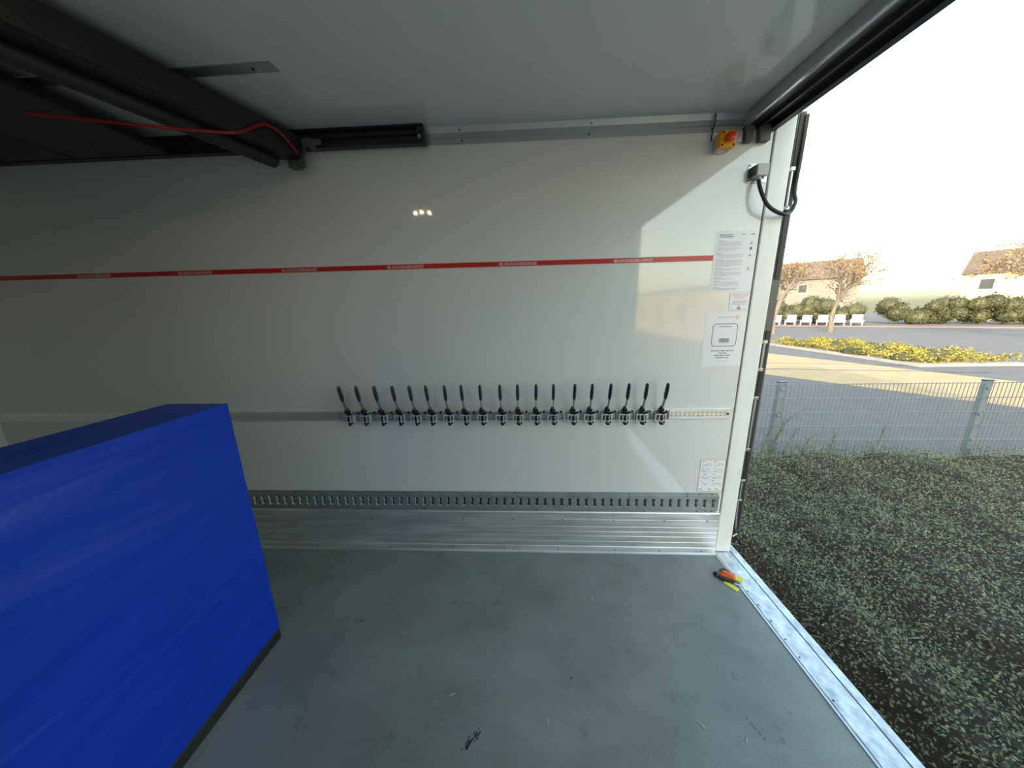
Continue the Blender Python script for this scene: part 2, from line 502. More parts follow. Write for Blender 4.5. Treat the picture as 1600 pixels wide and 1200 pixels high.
cb = bez([(-2.85, -0.62, 2.215), (-2.55, -0.52, 2.215), (-2.356, -0.408, 2.238), (-2.333, -0.339, 2.277), (-2.314, -0.285, 2.319), (-2.305, -0.256, 2.339), (-2.292, -0.217, 2.343), (-2.280, -0.179, 2.331), (-2.266, -0.141, 2.301), (-2.262, -0.12, 2.285)], 8)
tag(MB().tube(cb, 0.0055, 8).build('cable', 'cable_red', smooth=True), 'thin red cable looping along the parked overhead door', 'cable')
tag(MB().bbox(-3.4, -2.082, -0.476, -0.428, 2.4105, 2.416, 0.001).build('cover_strip', 'aluminium_trim'), 'flat grey metal strip screwed to the ceiling at upper left', 'metal strip')
s = MB().cyl((-2.165, -0.452, 2.411), (-2.165, -0.452, 2.408), 0.006, n=10).build('screw', 'black_metal', bpy.data.objects['cover_strip'])

# =================================================================== LED CEILING LIGHTS (behind the camera, mirrored in the wall)
def led(x, y, label):
    t = thing('ceiling_light', label, 'lamp', (x, y, ZC), 'ceiling lights')
    MB().bbox(-0.09, 0.09, -0.035, 0.035, -0.018, 0.0, 0.004).build('lamp_body', 'grey_plastic', t)
    for dx, dy in ((-0.062, 0.0), (0.0, 0.022), (0.062, -0.002)): MB().cyl((dx, dy, -0.0195), (dx, dy, -0.0175), 0.0065, n=12).build('lens', 'led', t)
led(-2.1, -1.27, 'small three-spot ceiling lamp nearer the rear opening')
led(-3.9, -1.27, 'small three-spot ceiling lamp deeper in the load space')

# =================================================================== SLOTTED RAILS
def slotted(name, mname, x0, x1, z0, z1, yf, yb, pitch, sw, rows, xfirst, waist=0.0, parent=None):
    """front sheet with real holes; rows = [(zc, height)]"""
    m = MB(); wall = []
    xs = []
    x = xfirst
    while x - pitch / 2 > x0:
        xs.append(x); x -= pitch
    # horizontal bands between rows
    rr = sorted(rows)
    bands = []; zc = z0
    for (c, h) in rr:
        bands.append((zc, c - h / 2)); zc = c + h / 2
    bands.append((zc, z1))
    for a, b_ in bands:
        wall.append(0)
        m.add([(x0, yf, a), (x1, yf, a), (x1, yf, b_), (x0, yf, b_)], [(0, 1, 2, 3)])
    for (c, h) in rr:
        lo, hi = c - h / 2, c + h / 2
        edges = [x1] + [e for x in xs for e in (x + sw / 2, x - sw / 2)] + [x0]
        for i in range(0, len(edges) - 1, 2):
            a, b_ = edges[i + 1], edges[i]
            L_, R_ = (a, b_)
            wl = waist if i + 1 < len(edges) - 1 else 0
            wr = waist if i > 0 else 0
            # solid web between two slots, bulging at mid height by the waist
            n = 6
            left = []; rightp = []
            for k in range(n + 1):
                t = k / n
                bul = 1 - abs(t - 0.5) * 2
                bul = max(0, bul * 1.6 - 0.6)
                left.append((L_ - wl * bul, lo + h * t)); rightp.append((R_ + wr * bul, lo + h * t))
            vs = []; fs = []
            for k in range(n + 1):
                vs += [(left[k][0], yf, left[k][1]), (rightp[k][0], yf, rightp[k][1])]
            for k in range(n): fs.append((2 * k, 2 * k + 1, 2 * k + 3, 2 * k + 2))
            o = len(vs)
            for k in range(n + 1):
                vs += [(left[k][0], yb, left[k][1]), (rightp[k][0], yb, rightp[k][1])]
            for k in range(n):
                fs.append((2 * k, 2 * k + 2, o + 2 * k + 2, o + 2 * k))
                fs.append((2 * k + 1, o + 2 * k + 1, o + 2 * k + 3, 2 * k + 3))
            wall += [0] * (n) + [1] * (2 * n)
            m.add(vs, fs)
        for x in xs:
            for q in (lo, hi):
                wall.append(1)
                m.add([(x - sw / 2, yf, q), (x + sw / 2, yf, q), (x + sw / 2, yb, q), (x - sw / 2, yb, q)], [(0, 1, 2, 3)])
    me = bpy.data.meshes.new(name); me.from_pydata(m.v, [], m.f); me.materials.append(MATS[mname]); me.materials.append(MATS['slot_wall_glint'])
    for p, wi in zip(me.polygons, wall): p.material_index = wi
    o = bpy.data.objects.new(name, me); C.objects.link(o)
    if parent: o.parent = parent
    return o

lr = thing('lashing_rail', 'grey galvanised lashing rail with tall slots above the ribbed kick plate', 'rail', (0, 0, 0))
X1 = -0.022
rail = MB()
rail.prism([(-0.001, 0.2905), (-0.006, 0.2905), (-0.006, 0.306), (-0.017, 0.309), (-0.017, 0.317), (-0.001, 0.317)], 'x', XL + 0.002, X1)
rail.prism([(-0.001, 0.397), (-0.017, 0.397), (-0.017, 0.404), (-0.010, 0.4065), (-0.006, 0.409), (-0.006, 0.420), (-0.001, 0.422)], 'x', XL + 0.002, X1)
rail.build('rail_profile', 'galvanised', lr)
slotted('slotted_web', 'galvanised', XL + 0.002, X1, 0.317, 0.397, -0.0165, -0.001, 0.0512, 0.022, [(0.357, 0.058)], -0.052, waist=0.0045, parent=lr)
MB().box(XL + 0.002, X1, -0.0012, -0.0004, 0.318, 0.396).build('back_plate', 'recess_shade', lr)
sc = []
for x in (-0.05, -0.086, -0.14, -0.46, -0.80, -1.13, -1.50, -1.85, -2.2, -2.55): sc.append((x, -0.007, 0.298))
for x in (-0.06, -0.135, -0.205, -0.56, -0.92, -1.27, -1.62, -1.97, -2.3, -2.7): sc.append((x, -0.0075, 0.4145))
for x in (-0.215, -0.56, -0.90, -1.25, -1.60, -1.95): sc.append((x, -0.0165, 0.402))
for i, p in enumerate(sc):
    r = rivet0.copy(); C.objects.link(r); r.parent = lr; r.name = 'screw'; r.location = p

kr = thing('perforated_rail', 'silver perforated rail carrying the row of lever clamps at mid wall', 'rail', (0, 0, 0))
kp = MB()
kp.prism([(-0.0005, 0.904), (-0.010, 0.904), (-0.010, 0.910), (-0.0075, 0.912), (-0.0075, 0.914), (-0.0005, 0.914)], 'x', XL + 0.002, -0.027)
kp.prism([(-0.0005, 0.949), (-0.0075, 0.949), (-0.010, 0.951), (-0.010, 0.959), (-0.0005, 0.961)], 'x', XL + 0.002, -0.027)
kp.build('rail_profile', 'rail_metal', kr)
slotted('perforated_web', 'rail_metal', XL + 0.002, -0.027, 0.913, 0.950, -0.0075, -0.001, 0.025, 0.0125, [(0.923, 0.0045), (0.938, 0.0045)], -0.05, parent=kr)
MB().box(XL + 0.002, -0.027, -0.0012, -0.0004, 0.914, 0.949).build('back_plate', 'recess_shade', kr)
MB().cyl((-0.036, -0.007, 0.932), (-0.036, -0.0125, 0.932), 0.006, n=10).build('screw', 'black_metal', kr)

# =================================================================== LEVER CLAMPS
base_px = [-2.246, -2.147, -2.043, -1.938, -1.840, -1.745, -1.645, -1.546, -1.447, -1.333, -1.235, -1.133, -1.033, -0.921, -0.825, -0.726, -0.627, -0.529, -0.424]
bars = [(-2.262, -1.372, 'left'), (-1.368, -0.972, 'middle'), (-0.958, -0.372, 'right')]
for x0, x1, nm in bars:
    x0 += 0.0; 
    t = thing('clamp_carrier', 'grey metal carrier strip on the perforated rail, %s one of the three in the row' % nm, 'metal strip', (x0, 0, 0.9), 'carrier strips under the clamps')
    L = (x0, 0, 0.9)
    local(MB().prism([(-0.0102, 0.904), (-0.024, 0.904), (-0.024, 0.908), (-0.014, 0.910), (-0.014, 0.940), (-0.024, 0.942), (-0.024, 0.946), (-0.0102, 0.946)], 'x', x0, x1), L).build('channel', 'galvanised', t)
    n = int(round((x1 - x0) / 0.05))
    for k in range(n + 1):
        xx = x0 + (x1 - x0) * k / n
        local(MB().box(xx - 0.0022, xx + 0.0022, -0.026, -0.012, 0.905, 0.945), L).build('divider', 'steel', t)
    for bx in base_px:
        if x0 < bx < x1 and bx + 0.05 < x1 + 0.02:
            local(MB().bbox(bx + 0.044, bx + 0.052, -0.026, -0.010, 0.946, 0.960, 0.002).sphere((bx + 0.051, -0.024, 0.957), 0.004), L).build('locking_lug', 'black_metal', t)

ordn = ['leftmost', 'second from the left', 'third from the left', 'fourth from the left', 'fifth from the left', 'sixth from the left', 'seventh from the left', 'eighth from the left', 'ninth from the left', 'middle one, tenth from either end',
        'ninth from the right', 'eighth from the right', 'seventh from the right', 'sixth from the right', 'fifth from the right', 'fourth from the right', 'third from the right', 'second from the right', 'rightmost']
def make_clamp():
    t = thing('lever_clamp', 'x', 'clamp', (0, 0, 0.9), 'lever clamps on the wall rail')
    # bracket: folded plate around the rail with two side cheeks
    b = MB()
    b.box(-0.0305, -0.0255, -0.044, -0.0245, 0.002, 0.046)
    b.box(0.0255, 0.0305, -0.044, -0.0245, 0.002, 0.046)
    b.box(-0.030, 0.030, -0.047, -0.044, 0.040, 0.046)
    b.box(-0.030, 0.030, -0.047, -0.044, 0.002, 0.006)
    b.box(-0.0105, -0.0075, -0.050, -0.0245, 0.002, 0.046)
    b.box(0.0095, 0.0125, -0.050, -0.0245, 0.002, 0.046)
    b.build('bracket', 'bracket_zinc', t)
    b = MB()
    b.bbox(-0.0075, 0.0095, -0.046, -0.026, -0.004, 0.062, 0.003)
    b.tube([(-0.001, -0.032, 0.050), (-0.003, -0.040, 0.068), (-0.003, -0.046, 0.082), (-0.001, -0.044, 0.092)], [0.011, 0.014, 0.011, 0.007], 12)
    b.cyl((-0.018, -0.041, 0.067), (0.014, -0.041, 0.067), 0.0085, n=14)
    b.tube([(0.004, -0.044, 0.048), (0.018, -0.050, 0.054), (0.028, -0.052, 0.063)], [0.006, 0.0065, 0.006], 10)
    b.build('lever_hub', 'black_metal', t, smooth=True)
    MB().cyl((0.028, -0.053, 0.066), (0.030, -0.0575, 0.070), 0.0062, 0.0045, n=12).build('spring_pin', 'steel', t, smooth=True)
    # hook at the bottom
    b = MB().tube(bez([(-0.002, -0.036, 0.0), (0.000, -0.040, -0.010), (0.005, -0.046, -0.014), (0.012, -0.050, -0.009)], 5), [0.007] * 16, 8)
    b.sphere((0.020, -0.044, -0.004), 0.006)
    b.build('hook', 'black_metal', t, smooth=True)
    # flat lever arm
    arm = [(-0.002, -0.046, 0.080), (0.000, -0.052, 0.096), (0.0, -0.060, 0.112), (0.0, -0.068, 0.128), (0.0, -0.074, 0.146)]
    n = len(arm)
    vs = []; fs = []
    for i, (x, y, z) in enumerate(arm):
        dy = 0.012 if i != 2 else 0.0135
        for sx, sy in ((-1, -1), (1, -1), (1, 1), (-1, 1)): vs.append((x + sx * 0.0020, y + sy * dy, z - sy * dy * 0.35))
    for i in range(n - 1):
        for k in range(4): fs.append((i * 4 + k, i * 4 + (k + 1) % 4, i * 4 + 4 + (k + 1) % 4, i * 4 + 4 + k))
    fs += [(0, 3, 2, 1), (n * 4 - 4, n * 4 - 3, n * 4 - 2, n * 4 - 1)]
    MB().add(vs, fs).build('lever_arm', 'lever_steel', t)
    g = [(0, -0.0735, 0.142), (0, -0.0745, 0.148), (0, -0.079, 0.168), (0, -0.086, 0.192), (0, -0.0925, 0.218), (0, -0.0955, 0.231), (0, -0.0965, 0.236)]
    MB().tube(g, [0.0085, 0.0125, 0.0148, 0.0145, 0.0135, 0.0115, 0.006], 14, flat=(Vector((1, 0, 0)), 0.62)).build('grip', 'black_plastic', t, smooth=True)
    return t
clamp0 = make_clamp()
for i, bx in enumerate(base_px):
    o = clamp0 if i == 0 else copy_tree(clamp0)
    o.location = (bx, 0, 0.9)
    o.rotation_euler = (0, random.uniform(-0.012, 0.012), random.uniform(-0.03, 0.03))
    o['label'] = 'black-gripped lever clamp on the wall rail, ' + ordn[i]

# =================================================================== RED LOAD LIMIT STRIPE
st = thing('marking_tape', 'red load limit stripe with pale capital lettering across the white wall', 'tape', (-1.5, 0, 1.776))
L = (-1.5, 0, 1.776)
local(MB().box(XL + 0.002, -0.2135, -0.0006, 0.0, 1.7610, 1.7915), L).build('tape_border', 'tape_border', st)
local(MB().box(XL + 0.002, -0.2135, -0.0012, -0.0004, 1.7645, 1.788), L).build('tape_band', 'red_tape', st)
for x in (-0.72, -1.324, -1.935, -2.531, -3.135, -3.74):
    m = MB(); text_into(m, 'BELADUNGSOBERGRENZE', 0.021, (x, -0.0013, 1.7688), width=0.2, bold=0.0002)
    local(m, L).build('lettering', 'tape_letter', st)

# =================================================================== NOTICES
def sheet(name, label, x0, x1, z0, z1, y=-0.0008, shear=0):
    t = thing(name, label, 'notice', (x0, 0, z0))
    local(MB().box(x0, x1, y, 0.0, z0, z1), (x0, 0, z0)).build('paper', 'paper', t)
    return t
def greek(m, x0, x1, z, h, y, rnd, fill=1.0):
    """a line of small type: word-length dashes"""
    x = x0
    end = x0 + (x1 - x0) * fill
    while x < end - 0.002:
        wd = min(rnd.uniform(0.003, 0.012), end - x)
        m.box(x, x + wd, y - 0.0001, y, z, z + h)
        x += wd + 0.0015
def tri(m, cx, cz, s_, th, y):
    a = [(cx, cz + s_ * 0.58), (cx - s_ / 2, cz - s_ * 0.29), (cx + s_ / 2, cz - s_ * 0.29)]
    k = 1 - th
    b = [(cx + (p[0] - cx) * k, cz + (p[1] - cz) * k) for p in a]
    for i in range(3):
        j = (i + 1) % 3
        m.add([(a[i][0], y, a[i][1]), (a[j][0], y, a[j][1]), (b[j][0], y, b[j][1]), (b[i][0], y, b[i][1])], [(0, 1, 2, 3)])
rnd = random.Random(3)
# sheet 1
x0, z1 = -0.2116, 1.905
x1, z0 = -0.0015, z1 - 0.297
t = sheet('safety_notice', 'white page of small grey print with warning triangles, highest by the post', x0, x1, z0, z1)
L = (x0, 0, z0); Y = -0.0009
m = MB(); g = MB()
text_into(m, 'Betriebsanweisung', 0.0085, (x0 + 0.018, Y, z1 - 0.022), bold=0.0003)
text_into(m, 'nach Inbetriebnahme', 0.0085, (x0 + 0.018, Y, z1 - 0.031), bold=0.0003)
text_into(m, 'service', 0.0075, (x0 + 0.125, Y, z1 - 0.022), bold=0.0002)
text_into(m, 'safety', 0.0085, (x0 + 0.172, Y, z1 - 0.022), bold=0.0003)
z = z1 - 0.050
for k, (nl, f) in enumerate([(5, 0.9), (3, 0.85), (1, 0.9), (4, 1.0), (7, 1.0), (2, 0.95), (4, 1.0), (2, 0.7), (5, 0.95), (2, 0.9)]):
    if k not in (1, 2): greek(m, x0 + 0.014, x0 + 0.014 + rnd.uniform(0.025, 0.045), z, 0.0017, Y, rnd); z -= 0.0047
    for i in range(nl):
        greek(g, x0 + 0.014, x0 + 0.148, z, 0.0013, Y, rnd, f if i < nl - 1 else f * rnd.uniform(0.3, 0.8)); z -= 0.0047
    z -= 0.0045
greek(g, x0 + 0.04, x0 + 0.15, z0 + 0.012, 0.0013, Y, rnd)
greek(g, x0 + 0.07, x0 + 0.13, z0 + 0.008, 0.0013, Y, rnd)
for zz in (z1 - 0.062, z1 - 0.120, z1 - 0.185):
    tri(m, x0 + 0.180, zz, 0.014, 0.3, Y); m.box(x0 + 0.1785, x0 + 0.1815, Y - 0.0001, Y, zz - 0.002, zz + 0.003)
    greek(g, x0 + 0.170, x0 + 0.190, zz - 0.011, 0.0013, Y, rnd)
local(m, L).build('heading_print', 'ink', t); local(g, L).build('body_print', 'ink_grey', t)
m = MB().cyl((x0 + 0.180, Y - 0.0002, z1 - 0.088), (x0 + 0.180, Y, z1 - 0.088), 0.0075, n=20)
local(m, L).build('blue_symbol', 'ink_blue', t)
local(MB().box(x0 + 0.176, x0 + 0.180, Y - 0.0004, Y - 0.0002, z1 - 0.092, z1 - 0.087), L).build('symbol_figure', 'paper', t)
# sheet 3 (small red one)
x0, x1, z0, z1 = -0.104, -0.0015, 1.5075, 1.599
t = sheet('warning_sticker', 'small white sticker with red print and red warning triangle between the two pages', x0, x1, z0, z1)
L = (x0, 0, z0)
m = MB(); g = MB()
for i, f in enumerate([(0.12, 0.95), (0.2, 0.9), (0.25, 0.75), None, (0.2, 0.9), (0.15, 0.85), (0.12, 0.9)]):
    if f: greek(m, x0 + 0.1 * f[0], x0 + 0.1 * f[1], z1 - 0.010 - i * 0.0082, 0.0022, Y, rnd)
tri(m, x0 + 0.052, z0 + 0.014, 0.026, 0.36, Y)
greek(g, x0 + 0.006, x0 + 0.03, z0 + 0.007, 0.0016, Y, rnd); greek(g, x0 + 0.075, x0 + 0.097, z0 + 0.007, 0.0016, Y, rnd)
for a in ((x0, x0 + 0.0012, z0, z1), (x0, x1, z0, z0 + 0.0012), (x0, x1, z1 - 0.0012, z1)): g.box(a[0], a[1], Y - 0.0001, Y, a[2], a[3])
local(m, L).build('red_print', 'ink_red', t); local(g, L).build('grey_print', 'ink_grey', t)
local(MB().box(x0 + 0.049, x0 + 0.055, Y - 0.0002, Y, z0 + 0.009, z0 + 0.018), L).build('triangle_symbol', 'ink', t)
# sheet 2 (rental sheet; its QR code left out)
x0, z1 = -0.2165, 1.505
x1, z0 = -0.0025, z1 - 0.297
t = sheet('service_notice', 'white page with rounded frame, barcode and bold service lines, below the red-triangle sticker', x0, x1, z0, z1)
L = (x0, 0, z0)
m = MB(); g = MB(); cx = x0 + 0.110
text_into(g, 'p a r e l i n e', 0.0115, (x0 + 0.070, Y, z1 - 0.034), bold=0.0003, width=0.082)
for zz, s_ in ((z1 - 0.2135, 'Mercedes Benz Wagen, Typ: 519 Co,'), (z1 - 0.2265, 'Trailer Signe'), (z1 - 0.2395, 'Service: Signe 0 60-80'), (z1 - 0.2525, '01 862 365 721 367')):
    wd = {'M': 0.122, 'T': 0.044, 'S': 0.082, '0': 0.066}[s_[0]]
    text_into(m, s_, 0.0088, (cx, Y, zz), align='CENTER', bold=0.0004, width=wd)
greek(g, cx - 0.030, cx + 0.030, z1 - 0.268, 0.0014, Y, rnd)
text_into(m, 'Jetzt Service anrufen', 0.007, (cx, Y, z1 - 0.082), align='CENTER', bold=0.0003, width=0.066)
# rounded frame
fx, fz, fw, fh, rr_ = cx, z1 - 0.126, 0.066, 0.062, 0.020
loop = []
for (sx, sz, a0) in ((1, 1, 0), (-1, 1, 90), (-1, -1, 180), (1, -1, 270)):
    for k in range(7):
        a = math.radians(a0 + k * 15)
        loop.append((fx + sx * (fw - rr_) + rr_ * math.cos(a), fz + sz * (fh - rr_) + rr_ * math.sin(a), math.cos(a), math.sin(a)))
n = len(loop)
vs = [(p[0], Y - 0.0001, p[1]) for p in loop] + [(p[0] - p[2] * 0.0032, Y - 0.0001, p[1] - p[3] * 0.0032) for p in loop]
m.add(vs, [(i, (i + 1) % n, (i + 1) % n + n, i + n) for i in range(n)])
x = cx - 0.027
while x < cx + 0.027:
    wd = rnd.choice([0.0007, 0.0012, 0.0018]); m.box(x, x + wd, Y - 0.0001, Y, z1 - 0.166, z1 - 0.143); x += wd + rnd.choice([0.0007, 0.0011])
greek(g, cx - 0.022, cx + 0.024, z1 - 0.172, 0.0016, Y, rnd)
local(m, L).build('heading_print', 'ink', t); local(g, L).build('body_print', 'ink_grey', t)
o_ = MB()
for a in ((-0.008, 0.008, 0.005, 0.008), (-0.008, 0.008, -0.008, -0.005), (-0.008, -0.005, -0.005, 0.005), (0.005, 0.008, -0.005, 0.005)):
    o_.box(x0 + 0.165 + a[0], x0 + 0.165 + a[1], Y - 0.0001, Y, z1 - 0.030 + a[2], z1 - 0.030 + a[3])
local(o_, L).build('orange_emblem', 'ink_orange', t)
# sticker 4 (pictograms)
x0, x1, z0, z1 = -0.150, -0.002, 0.431, 0.643
t = sheet('pictogram_sticker', 'pale sticker with red border and small line pictograms, just above the lashing rail', x0, x1, z0, z1)
L = (x0, 0, z0)
m = MB(); g = MB()
for a in ((x0, x0 + 0.002, z0, z1), (x1 - 0.002, x1, z0, z1), (x0, x1, z0, z0 + 0.002), (x0, x1, z1 - 0.002, z1)): m.box(a[0], a[1], Y - 0.0001, Y, a[2], a[3])
def line(mm, a, b, th=0.0022):
    a = Vector((a[0], Y - 0.0001, a[1])); b = Vector((b[0], Y - 0.0001, b[1])); d_ = (b - a).normalized(); nn = Vector((-d_.z, 0, d_.x)) * th / 2
    mm.add([a + nn, a - nn, b - nn, b + nn], [(0, 1, 2, 3)])
def cross_ring(cx, cz, r=0.0055):
    pts = [(cx + r * math.cos(k * PI / 5), cz + r * math.sin(k * PI / 5)) for k in range(10)]
    for i in range(10): line(m, pts[i], pts[(i + 1) % 10], 0.0016)
    line(g, (cx - r * .6, cz - r * .6), (cx + r * .6, cz + r * .6), 0.0016)
def tick(cx, cz): line(g, (cx - 0.006, cz), (cx - 0.001, cz - 0.006), 0.003); line(g, (cx - 0.001, cz - 0.006), (cx + 0.007, cz + 0.007), 0.0022)
for r_ in range(4):
    for c_ in range(2):
        ax = x0 + 0.012 + c_ * 0.068; az = z1 - 0.014 - r_ * 0.042
        if r_ == 0: cross_ring(ax + 0.006, az)
        elif r_ == 1: tick(ax + 0.006, az)
        elif r_ == 2: (cross_ring(ax + 0.022, az) if c_ == 0 else tick(ax + 0.006, az))
        elif c_ == 1: cross_ring(ax + 0.006, az)
        bz = az - 0.024
        if r_ < 2 or c_ == 1: line(g, (ax, bz), (ax + 0.058, bz), 0.0018)
        pts = {(0, 0): [(0.015, .002), (.03, .005), (.04, .012), (.055, .002)], (0, 1): [(.02, .003), (.03, .011), (.045, .01), (.054, .001)],
               (1, 0): [(.0, .005), (.02, .007), (.03, .012), (.036, .02), (.046, .013)], (1, 1): [(.005, .004), (.02, .005), (.03, .018), (.05, .015), (.052, .005)],
               (2, 0): [(0, 0), (.012, .008), (.02, 0), (.034, -.003), (.044, .007), (.056, .009)], (2, 1): [(0, .003), (.02, .004), (.03, .010), (.05, .009), (.055, .002)],
               (3, 0): [(.012, .012), (.022, .004), (.03, -.006), (.04, .006)], (3, 1): [(.0, .005), (.04, .008), (.05, .006), (.052, .0)]}[(r_, c_)]
        for i in range(len(pts) - 1): line(m if (r_, c_) == (2, 0) else g, (ax + pts[i][0], bz + pts[i][1]), (ax + pts[i + 1][0], bz + pts[i + 1][1]), 0.0026)
for dx in (0.008, 0.062, 0.105): line(g, (x0 + dx, z0 + 0.018), (x0 + dx + 0.018, z0 + 0.012), 0.006)
local(m, L).build('red_print', 'ink_red', t); local(g, L).build('grey_print', 'ink_grey', t)

# faint scuffs on the wall panel
sm = MB()
for x, z_, l in ((-1.30, 1.372, .006), (-1.255, 1.371, .004), (-1.01, 1.375, .006), (-0.985, 1.374, .004), (-0.97, 1.375, .004), (-0.93, 1.374, .006), (-0.81, 0.775, .01), (-0.795, 0.787, .006)):
    sm.box(x, x + 0.0025, -0.0003, 0.0, z_, z_ + l)
sm.build('scuff_marks', 'ink_grey', bpy.data.objects['wall_far'])

# =================================================================== EMERGENCY STOP
es = thing('emergency_stop', 'yellow emergency stop box with red mushroom button below the ceiling trim', 'switch', (-0.243, 0, 2.285))
MB().bbox(-0.034, 0.034, -0.034, 0.0, -0.034, 0.034, 0.004).build('back_box', 'grey_plastic', es)
MB().bbox(-0.035, 0.035, -0.070, -0.034, -0.035, 0.035, 0.004).build('yellow_cover', 'yellow_plastic', es)
m = MB().tube([(0, -0.070, 0.0), (0, -0.081, 0.0), (0, -0.082, 0.0), (0, -0.092, 0.0), (0, -0.097, 0.0)], [0.012, 0.012, 0.020, 0.020, 0.013], 24)
m.build('mushroom_button', 'red_plastic', es, smooth=True)
for sx in (-1, 1):
    for sz in (-1, 1): MB().cyl((sx * 0.026, -0.0705, sz * 0.026), (sx * 0.026, -0.067, sz * 0.026), 0.0048, n=10).build('screw', 'black_metal', es)
MB().bbox(-0.02, 0.015, -0.03, -0.006, -0.0345, -0.0335, 0.0003).build('type_plate', 'paper', es)
# short feed pipe up to the ceiling trim
cb = MB().tube([(-0.292, -0.012, 2.30), (-0.290, -0.013, 2.34), (-0.289, -0.024, 2.37), (-0.289, -0.024, 2.41)], 0.0028, 8)
tag(cb.build('feed_wire', 'black_rubber', smooth=True), 'short thin dark wire on the trim left of the yellow stop box', 'wire')

# =================================================================== CABLE OUTLET BOX + CABLE
ob_ = thing('outlet_box', 'small grey metal outlet box on a plate beside the corner post', 'outlet box', (-0.052, 0, 2.16))
MB().bbox(-0.045, 0.048, -0.003, 0.0, -0.043, 0.042, 0.001).build('mounting_plate', 'aluminium_trim', ob_)
MB().bbox(-0.030, 0.024, -0.050, -0.003, -0.026, 0.026, 0.004).build('housing', 'grey_plastic', ob_)
MB().bbox(-0.038, -0.030, -0.04, -0.003, -0.02, 0.022, 0.002).build('side_clip', 'black_plastic', ob_)
MB().cyl((-0.006, -0.030, -0.026), (-0.006, -0.030, -0.038), 0.010, n=12).build('cable_gland', 'grey_plastic', ob_, smooth=True)
MB().cyl((0.014, -0.030, -0.026), (0.014, -0.030, -0.034), 0.006, n=10).build('screw', 'steel', ob_)
for sx in (-0.038, ):
    for sz in (-0.034, 0.034): MB().cyl((sx, -0.0055, sz), (sx, -0.003, sz), 0.004, n=8).build('rivet', 'black_metal', ob_)
cp = bez([(-0.058, -0.030, 2.124), (-0.057, -0.042, 2.09), (-0.045, -0.055, 2.045), (-0.018, -0.060, 2.0), (0.03, -0.055, 1.972), (0.085, -0.04, 1.962), (0.145, 0.01, 1.985), (0.185, 0.045, 2.04), (0.195, 0.075, 2.10), (0.205, 0.085, 2.25), (0.208, 0.088, 2.44)], 8)
tag(MB().tube(cp, 0.0085, 12).build('power_cable', 'black_rubber', smooth=True), 'thick black cable hanging in a loop from the grey outlet box round the post', 'cable')

# =================================================================== OPEN REAR DOOR (edge seen beyond the post)
rd = thing('rear_door', 'open rear door seen edge-on with black seals and silver locking rods beyond the white post', 'door', (0.15, 0.1, 0.07))
L = (0.15, 0.1, 0.07)
local(MB().box(-1.3, 0.150, 0.105, 0.135, 0.05, 2.47), L).build('door_leaf', 'post_paint', rd)
local(MB().prism([(0.150, 0.100), (0.212, 0.098), (0.216, 0.140), (0.150, 0.140)], 'z', 0.068, 2.46), L).build('edge_profile', 'grey_brown_plastic', rd)
local(MB().prism([(0.152, 0.0995), (0.163, 0.092), (0.175, 0.0995)], 'z', 0.068, 1.39), L).build('rubber_seal', 'black_rubber', rd)
local(MB().box(0.180, 0.202, 0.0935, 0.0995, 0.068, 1.39), L).build('rubber_seal', 'black_rubber', rd)
local(MB().prism([(0.152, 0.0995), (0.163, 0.092), (0.175, 0.0995)], 'z', 1.67, 2.45), L).build('rubber_seal', 'black_rubber', rd)
local(MB().box(0.180, 0.202, 0.0935, 0.0995, 1.67, 2.45), L).build('rubber_seal', 'black_rubber', rd)
for z0_, z1_ in ((0.67, 1.0), (1.17, 1.33), (0.32, 0.46), (2.02, 2.20)):
    m = MB().tube([(0.169, 0.078, z0_), (0.169, 0.078, z1_)], 0.0055, 10)
    rod = local(m, L).build('lock_rod', 'steel', rd, smooth=True)
    for q in (z0_, z1_):
        local(MB().bbox(0.158, 0.180, 0.070, 0.094, q - 0.010, q + 0.010, 0.003), L).build('rod_bracket', 'steel', rod)
m = MB().tube([(0.165, 0.085, 0.31), (0.166, 0.080, 0.20), (0.175, 0.078, 0.10), (0.188, 0.082, 0.075)], 0.006, 8)
m.tube([(0.188, 0.082, 0.075), (0.160, 0.078, 0.055)], 0.005, 8)
local(m, L).build('handle', 'steel', rd, smooth=True)

# =================================================================== BLUE BLOCK
bb = thing('padded_panel', 'tall bright blue vinyl covered pad with black base standing at left on the floor', 'pad', (-2.7, -1.1, 0))
L = (-2.7, -1.1, 0)
bm_ = MB()
# gently bulging face towards +x
ny, nz_ = 24, 30
y0_, y1_, z0_, z1_ = -1.62, -0.607, 0.055, 1.19
def bulge(u, v): return 0.012 * math.sin(PI * u) * math.sin(PI * v) + 0.004 * math.sin(5 * u + 7 * v)
vs = [( -2.401 + bulge(i / ny, j / nz_), y0_ + (y1_ - y0_) * i / ny, z0_ + (z1_ - z0_) * j / nz_) for i in range(ny + 1) for j in range(nz_ + 1)]
fs = [(i * (nz_ + 1) + j, (i + 1) * (nz_ + 1) + j, (i + 1) * (nz_ + 1) + j + 1, i * (nz_ + 1) + j + 1) for i in range(ny) for j in range(nz_)]
bm_.add(vs, fs)
bm_.box(-2.66, -2.4005, y0_, y1_, z0_, z1_)
local(bm_, L).build('vinyl_cover', 'blue_vinyl', bb, smooth=True)
local(MB().bbox(-2.655, -2.396, y0_ + 0.004, y1_ - 0.002, 0.0, 0.056, 0.006), L).build('base_edge', 'black_rubber', bb)

